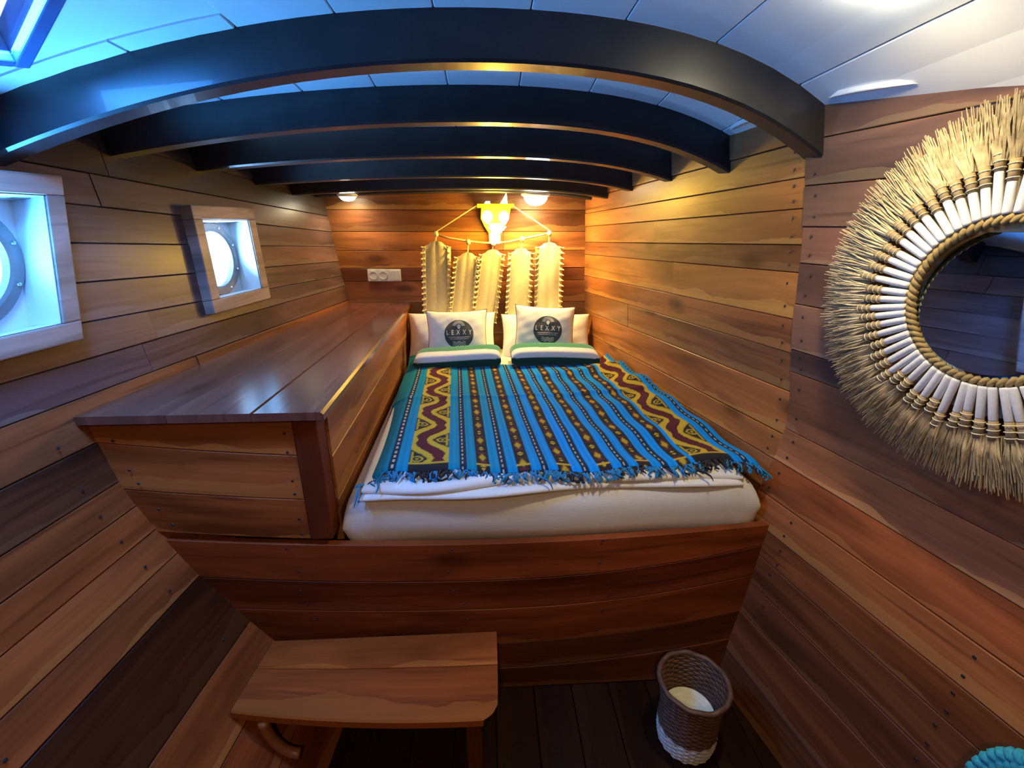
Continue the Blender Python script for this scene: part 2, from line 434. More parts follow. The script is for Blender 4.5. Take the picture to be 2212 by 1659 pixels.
BEAMS = [(1.15, .095), (1.5, .091), (1.85, .095), (2.2, .095), (2.5, .095), (2.74, .08), (.45, .095), (-.1, .095), (-.7, .095)]
for (Y, d) in BEAMS:
    w = .066; nx = 40; X = np.linspace(-1.2, 1.25, nx+1)
    vs = []; 
    for x in X:
        zt = float(ceil_z(x, Y)); e = .006
        for (dy, dz) in ((0, .004), (0, -d+e), (e, -d), (w-e, -d), (w, -d+e), (w, .02)):
            vs.append((x, Y+dy, zt+dz))
    fs = []
    for i in range(nx):
        for j in range(6):
            a = i*6+j; b = i*6+(j+1) % 6; fs.append((a, b, b+6, a+6))
    fs.append((5, 4, 3, 2, 1, 0)); fs.append(tuple(nx*6+j for j in range(6)))
    me = mesh(vs, fs); bm = bmesh.new(); bm.from_mesh(me); bmesh.ops.recalc_face_normals(bm, faces=bm.faces); bm.to_mesh(me); bm.free()
    obj('beam', me, BEAM, ceiling)

# white strips stand in for window glints along the right wall, one per bay
tn = 0
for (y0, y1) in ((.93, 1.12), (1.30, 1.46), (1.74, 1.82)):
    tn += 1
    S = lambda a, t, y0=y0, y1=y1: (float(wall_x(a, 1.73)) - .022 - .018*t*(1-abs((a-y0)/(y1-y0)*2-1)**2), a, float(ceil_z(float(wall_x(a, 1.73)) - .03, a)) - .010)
    tr = board('glint_strip_%d' % tn, S, y0, y1, 0, 1, .01, (-.3, 0, -1), GLINT_WHITE, None, na=6, nt=1)
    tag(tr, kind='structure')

# ------------------------------------------------------------------ windows in the hull
GLASS, gnt, gb = nt_new('window_glass')
tr_ = N(gnt, 'ShaderNodeBsdfTransparent'); gl_ = N(gnt, 'ShaderNodeBsdfGlossy'); gl_.inputs['Roughness'].default_value = .03
tr_.inputs[0].default_value = (.93, .97, 1, 1)
mx = N(gnt, 'ShaderNodeMixShader'); mx.inputs[0].default_value = .06
gnt.links.new(tr_.outputs[0], mx.inputs[1]); gnt.links.new(gl_.outputs[0], mx.inputs[2])
gnt.links.new(mx.outputs[0], gnt.nodes['Material Output'].inputs[0])
REVEAL = plain('reveal_paint', (.72, .76, .78), .4, var=.05, scale=8)
FRAMEP = wood_mat('pale_frame_wood', (.42, .30, .24), (.5, .38, .3), rough=.45, coat=.1, sap_amt=.2)
RINGP = plain('porthole_ring_paint', (.16, .13, .12), .4, var=.1)
obj0 = obj
def window(idx, c, hw, skew):
    zc = (zB(c)+zT(c))/2; hh = (zT(c)-zB(c))/2 - .004
    P = Vector((float(hull_x(c, zc)), c, zc))
    ey = Vector((float(hull_x(c+.05, zc)-hull_x(c-.05, zc)), .1, 0)).normalized()
    ez = Vector((float(hull_x(c, zc+.05)-hull_x(c, zc-.05)), 0, .1)).normalized()
    en = ey.cross(ez).normalized()
    if en.x < 0: en = -en
    ez2 = ez
    M = Matrix(((ey.x, ez2.x, en.x, P.x), (ey.y, ez2.y, en.y, P.y), (ey.z, ez2.z, en.z, P.z), (0, 0, 0, 1)))
    w = empty('window_%d' % idx); w.matrix_world = M; tag(w, kind='structure')
    def obj(name, me, mat, parent, smooth=False):
        for v in me.vertices: v.co.x += skew*v.co.y
        return obj0(name, me, mat, parent, None, smooth)
    fw = .046; D = .052
    iw, ih = hw-.004, hh
    def bd(lo, hi, name, mat, wv=.004):
        b = MB(); b.box(lo, hi); me = bevel(b.mesh(), wv)
        n = len(me.loops); l = me.uv_layers.new(name='UVMap'); l2 = me.uv_layers.new(name='Edge')
        for lp in me.loops:
            co = me.vertices[lp.vertex_index].co; l.data[lp.index].uv = (co.x, co.y); l2.data[lp.index].uv = (co.x, .6)
        return obj(name, me, mat, w)
    f0, f1 = .0, .036
    bd((-iw-fw, -ih-fw, f0-.02), (iw+fw, -ih, f1), 'frame_board', FRAMEP); bd((-iw-fw, ih, f0-.02), (iw+fw, ih+fw, f1), 'frame_board', FRAMEP)
    bd((-iw-fw, -ih, f0-.02), (-iw, ih, f1), 'frame_board', FRAMEP); bd((iw, -ih, f0-.02), (iw+fw, ih, f1), 'frame_board', FRAMEP)
    t = .012; fr_ = .030; iw -= .003; ih -= .003
    bd((-iw-.002, -ih-.002, -D), (iw+.002, -ih, fr_), 'reveal_panel', REVEAL, .0008); bd((-iw-.002, ih, -D), (iw+.002, ih+.002, fr_), 'reveal_panel', REVEAL, .0008)
    bd((-iw-.002, -ih, -D), (-iw, ih, fr_), 'reveal_panel', REVEAL, .0008); bd((iw, -ih, -D), (iw+.002, ih, fr_), 'reveal_panel', REVEAL, .0008)
    # outer plate with a round hole
    r = .105; n = 48; b = MB(); vs = []; fs = []
    for zz in (-D, -D-.012):
        for k in range(n):
            a = 2*math.pi*k/n; vs.append((r*math.cos(a), r*math.sin(a), zz))
        for k in range(n):
            a = 2*math.pi*k/n; q = max(abs(math.cos(a))/(iw+t), abs(math.sin(a))/(ih+t)); vs.append((math.cos(a)/q, math.sin(a)/q, zz))
    for k in range(n):
        j = (k+1) % n
        fs += [(k, j, n+j, n+k), (2*n+k, 3*n+k, 3*n+j, 2*n+j), (k, 2*n+k, 2*n+j, j), (n+k, n+j, 3*n+j, 3*n+k)]
    b.add(vs, fs); obj('outer_plate', b.mesh(), REVEAL, w)
    b = MB(); b.lathe([(r-.004, -D-.01), (r-.004, -D+.010), (r+.004, -D+.014), (r+.026, -D+.014), (r+.030, -D+.009), (r+.030, -D)], 48)
    obj('porthole_ring', b.mesh(), RINGP, w, smooth=False)
    b = MB()
    for k in range(8):
        a = 2*math.pi*(k+.5)/8; b.lathe([(.0001, .005), (.004, .004), (.005, 0)], 10, Matrix.Translation((math.cos(a)*(r+.015), math.sin(a)*(r+.015), -D+.014)))
    bo = obj('ring_bolts', b.mesh(), METAL, w); tag(bo, kind='stuff')
    b = MB(); b.lathe([(.0001, -D-.004), (r, -D-.004), (r, -D-.009), (.0001, -D-.009)], 48); obj('glass_pane', b.mesh(), GLASS, w)
    return w, M, en, D
for i, (c, hw, sk) in enumerate(WINS):
    w, M, en, D = window(i+1, c, hw, sk)
    L = light('daylight_through_window_%d' % (i+1), 'AREA', M @ Vector((-.05, -.13, -D-.13)), P_WIN[i], (BLUE, SKYBLUE, BLUE)[i], .24, M.to_3x3() @ Vector((.05, .13, .13)))

# ------------------------------------------------------------------ skylight hatch in the ceiling at the left
hz = float(ceil_z(HC.x, HC.y))
cz = lambda d: (float(ceil_z(HC.x+d.x*.05, HC.y+d.y*.05)) - float(ceil_z(HC.x-d.x*.05, HC.y-d.y*.05)))/.1
h1 = Vector((HE.x, HE.y, cz(HE))).normalized(); h3 = h1.cross(Vector((HN.x, HN.y, cz(HN)))).normalized(); h2 = h3.cross(h1)
MH = Matrix(((h1.x, h2.x, h3.x, HC.x), (h1.y, h2.y, h3.y, HC.y), (h1.z, h2.z, h3.z, hz), (0, 0, 0, 1)))
win3 = empty('window_4'); win3.matrix_world = MH; tag(win3, kind='structure')
COAM = plain('hatch_rim_paint', (.05, .10, .25), .4)
h = HS
for lo, hi in (((-h-.012, h-.012, -.012), (h+.012, h+.012, .05)), ((-h-.012, -h-.012, -.012), (h+.012, -h+.012, .06)), ((-h-.012, -h+.012, -.012), (-h+.010, h-.012, .06)), ((h-.010, -h+.012, -.012), (h+.012, h-.012, .06))):
    bbox('rim_board', lo, hi, COAM, win3, .003)
# pane leaves the mottled sky visible
bbox('glass_pane', (-h+.012, -h+.012, .0), (h-.012, h-.012, .004), GLASS, win3, .001)
# short ceiling fillers between the boards and the rim
for sx, (p0, p1, q0, q1) in enumerate(((-h-.25, h+.25, h+.014, h+.26), (-h-.25, h+.25, -h-.26, -h-.014), (-h-.24, -h-.014, -h-.014, h+.014), (h+.014, h+.26, -h-.014, h+.014))):
    board('plank', lambda a, t: S_h(a, t), p0, p1, q0, q1, .006, (0, 0, -1), CEIL, ceiling, na=8, nt=3, off=-.004)
hl = light('daylight_through_hatch', 'AREA', (0, 0, 0), P_HATCH, (.06, .32, 1.0), .245, None, 'SQUARE'); hl.matrix_world = MH @ Matrix.Translation((0, 0, .007))

# ------------------------------------------------------------------ bunk: cabinet on the left, planked front under the mattress
YF = 1.12
def sag(x): return (.065 if x < .05 else .16)*(x-.05)**2
def front_board(name, zb, zt, x0, x1, parent, color, lo=None, hi=None, off=0.0, tilt0=True):
    def S(a, t):
        z0 = zb + sag(a) if lo is None else lo
        z1 = zt + sag(a) if hi is None else (hi(a) if callable(hi) else hi)
        z = z0+(z1-z0)*t
        return (a, YF, z)
    def S2(a, t):
        p = S(a, t); xl = float(hull_x(YF, p[2])) + .004; xr = float(wall_x(YF, p[2])) - .004
        u = (a-x0)/(x1-x0)
        a0 = xl if x0 < -1 else x0; a1 = xr if x1 > 1 else x1
        xx = a0+(a1-a0)*u
        z0 = zb + sag(xx) if lo is None else lo
        z1 = zt + sag(xx) if hi is None else (hi(xx) if callable(hi) else hi)
        return (xx, YF, z0+(z1-z0)*t)
    return board(name, S2, x0, x1, 0, 1, .022, (0, -1, 0), WOODLOW, parent, na=16, nt=4, color=color, off=off)
cabinet = empty('cabinet', (-.75, YF, 0)); tag(cabinet, 'long wooden cabinet with polished top beside the bed under the portholes', 'cabinet')
cabinet_inv = Matrix.Translation((.75, -YF, 0))
def adopt(o, root):
    o.parent = root; o.matrix_parent_inverse = Matrix.Translation(-Vector(root.location)); return o
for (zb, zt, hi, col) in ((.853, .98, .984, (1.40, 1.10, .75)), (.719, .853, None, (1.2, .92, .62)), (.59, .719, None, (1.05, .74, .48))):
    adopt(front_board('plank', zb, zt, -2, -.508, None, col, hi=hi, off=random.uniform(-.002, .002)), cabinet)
b = MB(); b.box((-.507, YF-.004, .612), (-.445, YF+.06, .984)); o = obj('post', bevel(b.mesh(), .004), WOODLOW, None, (.42, .24, .22)); adopt(o, cabinet)
def uvbox(o, ax=(0, 1), edge=.6):
    me = o.data; l = me.uv_layers.new(name='UVMap'); l2 = me.uv_layers.new(name='Edge')
    for lp in me.loops:
        co = me.vertices[lp.vertex_index].co; l.data[lp.index].uv = (co[ax[0]], co[ax[1]]); l2.data[lp.index].uv = (co[ax[0]], edge)
    return o
uvbox(o, (2, 0))
# side boards facing the bed
zz = [.56, .70, .84, .984]
for z0, z1 in zip(zz[:-1], zz[1:]):
    S = lambda a, t, z0=z0, z1=z1: (-.438-.022*(a-1.12), a, z0+(z1-z0)*t)
    adopt(board('side_plank', S, YF+.062, YB-.026, 0, 1, .02, (1, 0, 0), WOOD, None, na=6, nt=1, color=tint(.1)), cabinet)
# worktop: three wide boards, overhanging
def S_top(a, t):   # a along Y, t across from the hull to the bed side
    xr = -.415 - .026*(a-1.1); xl = float(hull_x(a, 1.0)) + .002
    return (xl+(xr-xl)*t, a, 1.006)
for t0, t1 in ((0, .36), (.36, .70), (.70, 1.0)):
    adopt(board('top_board', S_top, 1.095, YB-.025, t0, t1, .022, (0, 0, 1), TOPWOOD, None, na=14, nt=2, color=tint(.1), gap=.0004, ch=.0007 if t1 < 1 else .006), cabinet)

bunk = empty('bed_base', (.15, YF, 0)); tag(bunk, 'planked wooden bed front bowed like a hull, between step stool and mattress', 'bed base')
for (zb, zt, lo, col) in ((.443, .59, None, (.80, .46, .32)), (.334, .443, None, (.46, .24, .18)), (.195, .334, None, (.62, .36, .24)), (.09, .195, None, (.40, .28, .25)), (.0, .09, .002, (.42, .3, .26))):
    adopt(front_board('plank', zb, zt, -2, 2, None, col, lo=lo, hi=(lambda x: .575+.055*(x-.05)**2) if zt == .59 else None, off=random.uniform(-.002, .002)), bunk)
# the platform that carries the mattress
b = MB(); b.box((-.435, YF+.024, .510), (.58, YB-.03, .537)); adopt(obj('platform', b.mesh(), DARKGAP, None), bunk)

# nail heads of the walls and the cabinet (a few millimetres each)
def nails(pts, n, parent, r=.0042):
    b = MB(); n = Vector(n).normalized(); q = n.to_track_quat('Z', 'Y').to_matrix().to_4x4()
    for p in pts: b.lathe([(.0001, .0016), (r*.8, .0014), (r, 0)], 8, Matrix.Translation(p) @ q)
    o = obj('nail_heads', b.mesh(), BLACK, None); tag(o, kind='stuff')
    if parent.name.startswith('cabinet') or parent.name.startswith('bed_base'): adopt(o, parent)
    else: o.parent = parent
    return o
pts = []
for z in (.94, .885, .80, .76, .68, .63):
    pts += [(-.53, YF-.003, z), (float(hull_x(YF, z))+.035, YF-.003, z+.045)]
nails(pts, (0, -1, 0), cabinet)
pts = []
for z in (.56, .48, .41, .36, .30, .22):
    for x in (-.55, -.1, .35): pts.append((x+random.uniform(-.03, .03), YF-.003, z+sag(x)))
nails(pts, (0, -1, 0), bunk)
pts = []
for k in range(2, len(NEAR)-2):
    z0, z1 = NEAR[k], NEAR[k+1]
    for f in (.25, .75):
        z = z0+(z1-z0)*f
        for y in ((1.165, .52) if z > .7 else (1.06, .62)): pts.append((float(wall_x(y, z))-.006, y+random.uniform(-.01, .01), z))
for z0, z1 in zip(FAR[2:-2], FAR[3:-1]):
    for f in (.25, .75): pts.append((float(wall_x(1.24, z0+(z1-z0)*f))-.002, 1.235, z0+(z1-z0)*f))
nails(pts, (-1, -.1, 0), wall_right)
pts = []
for k in range(2, 10):
    z = HR[k][0]+.03
    for y in (1.03, .62): pts.append((float(hull_x(y, z))+.003, y, z))
nails(pts, (1, 0, .4), wall_left)

# ------------------------------------------------------------------ soft things
def pad(w, d, h, p=8, q=.5, n=40, m=None, deform=None, p2=None):
    p2 = p2 or p
    """closed cushion-like body: width w, depth d, height h"""
    m = m or n
    def spread(k): 
        t = np.linspace(-1, 1, k+1); return np.sign(t)*(1-(1-np.abs(t))**1.8)
    U = spread(n); V = spread(m); vs = []; fs = []
    for sgn in (1, -1):
        for u in U:
            for v in V:
                f = (max(0, 1-abs(u)**p)*max(0, 1-abs(v)**p2))**q
                vs.append((u*w/2, v*d/2, sgn*h/2*f))
    K = (n+1)*(m+1)
    for s in (0, 1):
        for i in range(n):
            for j in range(m):
                a = i*(m+1)+j; qd = (a, a+m+1, a+m+2, a+1)
                fs.append(tuple(s*K+k for k in (qd if s == 0 else reversed(qd))))
    if deform: vs = [deform(*v) for v in vs]
    me = mesh(vs, fs)
    bm = bmesh.new(); bm.from_mesh(me); bmesh.ops.remove_doubles(bm, verts=bm.verts, dist=1e-5); bm.to_mesh(me); bm.free()
    me.polygons.foreach_set('use_smooth', [True]*len(me.polygons)); return me

def wv(x, y, s=1.0, ph=0.0):
    return s*(math.sin(5.1*x+1.7*y+ph)+.6*math.sin(11.3*x-6.1*y+1.3+ph)+.4*math.sin(19*x+13*y+2.1*ph)+.3*math.sin(31*y-17*x+ph))

# mattress in a cream sheet
MX0, MX1 = -.425, .79
def mat_def(x, y, z):
    yy = y + 1.985; u = (x)/1.2
    xr = float(wall_x(min(yy, 2.8), .68)) - .035; xl = -.425 - .022*(yy-1.12)
    xx = xl + (xr-xl)*((x+.6)/1.2)
    front = max(0, 1-(yy-1.145)/.2)
    zz = z + .632
    if front > .8: zz -= .012*math.cos(u*3)*0
    s = sag(xx)*.35
    bulge = .006*math.sin(zz*90+xx*4)*(yy < 1.25)
    return (xx, yy - .004*math.sin(9*xx) * (front > 0) + bulge*.3, zz + (s if zz > .6 else 0) - .01*(abs(u) > .45))
me = pad(1.2, 1.68, .185, 34, .5, 60, 56, mat_def, 46)
o = obj('mattress', me, SHEET); tag(o, 'thick mattress in a cream fitted sheet on the wooden bed base', 'mattress')

# folded white duvet: two layers
duvet = empty('duvet', (.2, 1.2, .74)); tag(duvet, 'folded white duvet under the blue woven blanket', 'duvet')
def top_z(x, y): return .757 + .004*math.sin(3.1*x+2*y) + .012*max(0, 1-abs(y-2.0)/.6)*math.exp(-((x-.75)/.25)**2)
def duvet_edge(x, k): return 1.142 + .016*math.sin(4.3*x+.9*k) + .010*math.sin(11*x+2*k) + .012*k
for k, (zc, hh) in enumerate(((.722, .026), (.742, .032))):
    def dd(x, y, z, k=k, zc=zc):
        t = (y+.6)/1.2; u = (x+.575)/1.15
        y0 = duvet_edge(x, k); yy = y0 + (2.42-y0)*t
        xl = -.365 - .05*t; xr = .745 - .03*t
        xx = xl+(xr-xl)*u
        lim = float(wall_x(yy, .74)) - .03
        if xx > lim - .05: xx = lim - .05*math.exp(-(xx-lim+.05)/.05)
        hump = (.009*math.sin(4.6*xx+1.0) + .004*math.sin(13*xx+k))*max(0, 1-t*9)
        return (xx, yy, zc + z + hump + .35*sag(xx)*.5)
    adopt(obj(('lower_fold', 'upper_fold')[k], pad(1.15, 1.2, hh, 50, .5, 60, 44, dd, 60), LINEN), duvet)

# ---- woven blanket with coloured stripes (colours are the weave itself)
NXB, NYB = 330, 300
s = np.linspace(0, 1, NXB+1)[:, None]*np.ones((1, NYB+1)); t = np.ones((NXB+1, 1))*np.linspace(0, 1, NYB+1)[None, :]
teal = np.array((.003, .26, .44)); blue2 = np.array((.003, .29, .90)); blk = np.array((.012, .012, .016)); yel = np.array((.50, .36, .035)); mar = np.array((.10, .018, .03)); brn = np.array((.17, .06, .03)); whi = np.array((.55, .55, .5)); green = np.array((.01, .16, .17))
colr = teal[None, None, :]*np.ones((NXB+1, NYB+1, 1))
mid = np.clip((s-.3)/.2, 0, 1)[..., None]; colr = colr*(1-mid) + blue2*mid
streak = (.95+.10*np.sin(s*410)+.07*np.sin(s*977))[..., None]; colr = colr*np.clip(streak, .6, 1.2)
Lm = 1.08    # metres of cloth from front to back
def paint(mask, c):
    colr[mask] = c
def dashed(c0, w=.0085):
    d = np.abs(s-c0); paint(d < w, np.array((.010, .03, .06))); paint((d < .0024) & ((t*Lm*38+c0*9) % 1 < .55), whi)
def motif(c0, w=.0165):
    d = (s-c0)/w; a = np.abs(d) < 1
    paint(a, blk+.012)
    ph = (t*Lm*8.5+c0*3) % 1; dv = (ph-.5)*2
    paint(a & ((np.abs(d)+np.abs(dv)*1.3) < .72), brn)
    paint(a & ((np.abs(d)+np.abs(dv)*1.6) < .55), yel*.9)
    paint(a & (np.abs(np.abs(dv)-.86) < .09) & (np.abs(d) < .5-2*(1-np.abs(dv))), yel)
    paint(a & (np.abs(np.abs(dv)-.5) < .05) & (np.abs(d) < .6), mar*1.2)
def band(c0, w=.051):
    d = (s-c0)/w; a = np.abs(d) < 1
    paint(a, blk+.015)
    y = t*Lm
    for sh, cA in ((0, .0),):
        per = .25
        ph = (y/per) % 1
        cx = .42*np.sin(2*np.pi*ph)*1.0
        cx = np.clip(1.35*cx, -.46, .46)
        slope = np.abs(np.cos(2*np.pi*ph))
        e = np.abs(d-cx)/(1+1.0*slope)
        paint(a & (e < .56), blk+.01); paint(a & (e < .52), yel); paint(a & (e < .44), yel*1.12); paint(a & (e < .215), blk+.01); paint(a & (e < .18), mar)
        # hooks that fill the bends
        for side in (1, -1):
            hx = d - side*.62; hy = ((y/per + (.25 if side > 0 else .75) + .5) % 1 - .5)*per/w/1.15
            rr = np.hypot(hx*1.0, hy*1.15)
            paint(a & (rr < .34) & (e > .55), yel); paint(a & (rr < .22) & (e > .55), blk+.01); paint(a & (rr < .1), yel)
            ly = np.abs(((y/per*2 + .13*side) % 1) - .5)
            paint(a & (e > .58) & (np.abs(d) > .80) & (np.abs(d) < .93) & (ly < .38), yel*.9)
dashed(.066); dashed(.945)
for k in range(6): dashed(.240+.1*k)
for k in range(6): motif(.291+.1*k)
band(.155); band(.868, .048)
fr = t*Lm < .030
for c0, w in ((.155, .051), (.868, .048)):
    paint(fr & (np.abs(s-c0) < w), blk+.01); paint((np.abs(t*Lm-.036) < .005) & (np.abs(s-c0) < w), yel)
for k in range(6): paint((np.abs(t*Lm-.028) < .005) & (np.abs(s-(.291+.1*k)) < .018), yel)
vs = []; 
def blank_pt(S_, T_):
    x = (-.365+1.19*S_)*(1-T_) + (-.425+1.145*S_)*T_
    yb = 2.285 + .19*max(0, 1-S_/.10)**.6 + .12*np.clip((S_-.86)/.1, 0, 1)
    y = 1.192 + .012*math.sin(7*S_+1) + .006*math.sin(31*S_) - .03*max(0, (S_-.9)/.1) - .03*max(0, (.06-S_)/.06) + (yb-1.192)*T_
    lim = float(wall_x(y, .76)) - .012
    if x > lim - .06: x = lim - .06*math.exp(-(x-lim+.06)/.06)
    z = top_z(x, y) + .016 + .35*sag(x)*.5
    # folds: a crease across, ripples across the right half
    z += .0055*math.sin(26*y+3*x+1.5*math.sin(5*x)) * np.clip((S_-.35)*2, 0, 1) + .003*math.sin(40*x*0.6+9*y)
    z += .007*math.exp(-((y-1.80-.05*x)/.018)**2)
    z += .010*math.exp(-((y-2.14+.06*math.sin(6*x))/.04)**2)*np.clip((S_-.3)*3, 0, 1)
    z += .012*math.exp(-((T_-.62)/.06)**2)*max(0, (S_-.75)/.25)
    z -= .05*max(0, (.055-S_)/.055)**1.5*(1-.6*T_)
    z -= .03*max(0, (S_-.965)/.035)**1.5
    z -= .006*max(0, (.022-T_)/.022)**1.6
    z += .018*max(0, (T_-.93)/.07)*max(0, 1-S_/.12)
    return (x, y, float(z))
for i in range(NXB+1):
    for j in range(NYB+1): vs.append(blank_pt(s[i, 0], t[0, j]))
fs = [(i*(NYB+1)+j, (i+1)*(NYB+1)+j, (i+1)*(NYB+1)+j+1, i*(NYB+1)+j+1) for i in range(NXB) for j in range(NYB)]
me = mesh(vs, fs); ca = me.color_attributes.new('Col', 'FLOAT_COLOR', 'POINT')
ca.data.foreach_set('color', np.concatenate([np.clip(colr, 0, 1), np.ones((NXB+1, NYB+1, 1))], -1).astype(np.float32).ravel())
blanket = obj('blanket', me, attr_mat('woven_cloth'), None, smooth=True)
sm = blanket.modifiers.new('thickness', 'SOLIDIFY'); sm.thickness = .003; sm.offset = 1
tag(blanket, 'blue striped woven blanket with gold scroll bands and tasselled front edge', 'blanket')
FR = {'blue_fringe': (plain('blue_yarn', (.012, .20, .42), .9), []), 'dark_fringe': (plain('black_yarn', (.014, .012, .02), .9), []), 'pale_fringe': (plain('pale_yarn', (.5, .48, .5), .9), [])}
mbs = {k: MB() for k in FR}
for i in range(150):
    S_ = (i+.5)/150 + random.uniform(-.003, .003); S_ = min(max(S_, .002), .998)
    p = Vector(blank_pt(S_, 0)); inb = abs(S_-.155) < .051 or abs(S_-.868) < .05
    key = 'dark_fringe' if (inb and random.random() < .7) or random.random() < .18 else ('pale_fringe' if random.random() < .12 else 'blue_fringe')
    L = random.uniform(.025, .050) * (2.0 if i in (1, 4, 60, 118) else 1)
    pts = [p + Vector((0, .004, 0))]; d = Vector((random.uniform(-.8, .8), -.8, .02)); q = p.copy()
    for j in range(6):
        d = (d + Vector((random.uniform(-.5, .5), -.05, -.05 if q.y > 1.15 else -.6))).normalized(); q = q + d*L/6
        q.y = min(q.y, p.y+.002); q.z = max(q.z, .752 + .003*(j % 2)) if q.y > 1.15 else q.z; pts.append(q.copy())
    mbs[key].tube(pts, [.003, .0036, .003, .003, .0034, .0024, .001], 5)
    if random.random() < .6:
        mbs[key].tube([p + Vector((random.uniform(-.012, .012), -.004-.01*k, .004*math.sin(k*2)-.004*k)) for k in range(4)], .003, 5)
for k in FR:
    o = obj(k, mbs[k].mesh(), FR[k][0], blanket, smooth=True); tag(o, kind='stuff')

# ---- pillows and printed cushions
def pillow(loc, rot, w, d, h, label, mat=LINEN, group=None, seed=0):
    def df(x, y, z):
        pin = 1 - .09*(abs(2*x/w)**2)*(1-abs(2*y/d)**2) 
        k = 1 + .0
        zz = z + (.006*wv(x*2.2, y*3, 1, seed)*(abs(z)/(h/2)+.1) if True else 0)
        sx = 1 - .06*(1-abs(2*y/d)**2)*abs(2*x/w)**4; sy = 1 - .10*(1-abs(2*x/w)**2)*abs(2*y/d)**4
        return (x*sx, y*sy, zz)
    o = obj('pillow', pad(w, d, h, 2.6, .55, 36, 30, df), mat); o.location = loc; o.rotation_euler = rot
    tag(o, label, 'pillow', group); return o
pillow((-.208, 2.665, .828), (R(60), 0, R(2)), .51, .30, .18, 'white bed pillow behind the cushion nearer the cabinet', seed=1)
pillow((.340, 2.665, .821), (R(58), 0, R(-3)), .53, .29, .18, 'white bed pillow behind the cushion nearer the right wall', seed=4)

CUSH = plain('cushion_canvas', (.80, .78, .72), .9, var=.05, scale=160, bump=.15)
PIPE = plain('brown_piping', (.10, .065, .035), .8); EMB = plain('charcoal_print', (.055, .062, .068), .85, var=.05); PRN = plain('pale_print', (.74, .74, .70), .85, var=.04); PRNG = plain('grey_print', (.30, .31, .31), .85)
CW, CD, CH = .335, .285, .11
def cush_df(seed):
    def df(x, y, z):
        w, d = CW, CD
        sx = 1 - .08*(1-abs(2*y/d)**2)*abs(2*x/w)**4; sy = 1 - .09*(1-abs(2*x/w)**2)*abs(2*y/d)**4
        f = abs(z)/(CH/2)
        return (x*sx, y*sy, z + .0025*wv(3*x, 4*y, 1, seed)*min(1, f*3) - .006*math.sin(30*x+18*y+seed)*f*(1-f))
    return df
def cush_front(x, y, seed, lift=.0012):
    p, q = 2.6, .55
    f = (max(0, 1-abs(2*x/CW)**p)*max(0, 1-abs(2*y/CD)**p))**q
    v = cush_df(seed)(x, y, CH/2*f); return (v[0], v[1], v[2]+lift)
def text_mesh(body, size, extr=0.0):
    c = bpy.data.curves.new('t', 'FONT'); c.body = body; c.size = size; c.align_x = 'CENTER'; c.align_y = 'CENTER'; c.resolution_u = 3; c.offset = .0006
    o = bpy.data.objects.new('t', c); COL.objects.link(o)
    dg = bpy.context.evaluated_depsgraph_get(); me = bpy.data.meshes.new_from_object(o.evaluated_get(dg)); bpy.data.objects.remove(o); bpy.data.curves.remove(c)
    return me
def print_on(name, verts, faces, mat, parent, seed, lift):
    vs = [cush_front(v[0], v[1], seed, lift) for v in verts]
    return obj(name, mesh(vs, faces), mat, parent)
def disc(cx, cy, r0, r1, n=40, rings=6, a0=0.0, a1=2*math.pi):
    vs = []; fs = []
    for i in range(rings+1):
        r = r0+(r1-r0)*i/rings
        for k in range(n+1): a = a0+(a1-a0)*k/n; vs.append((cx+r*math.cos(a), cy+r*math.sin(a)))
    for i in range(rings):
        for k in range(n): a = i*(n+1)+k; fs.append((a, a+n+1, a+n+2, a+1))
    return vs, fs
def strip(pts, w):
    vs = []; fs = []
    for i, (x, y) in enumerate(pts):
        a = pts[max(i-1, 0)]; b = pts[min(i+1, len(pts)-1)]; d = Vector((b[0]-a[0], b[1]-a[1])).normalized()
        vs += [(x-d.y*w/2, y+d.x*w/2), (x+d.y*w/2, y-d.x*w/2)]
    fs = [(2*i, 2*i+1, 2*i+3, 2*i+2) for i in range(len(pts)-1)]; return vs, fs
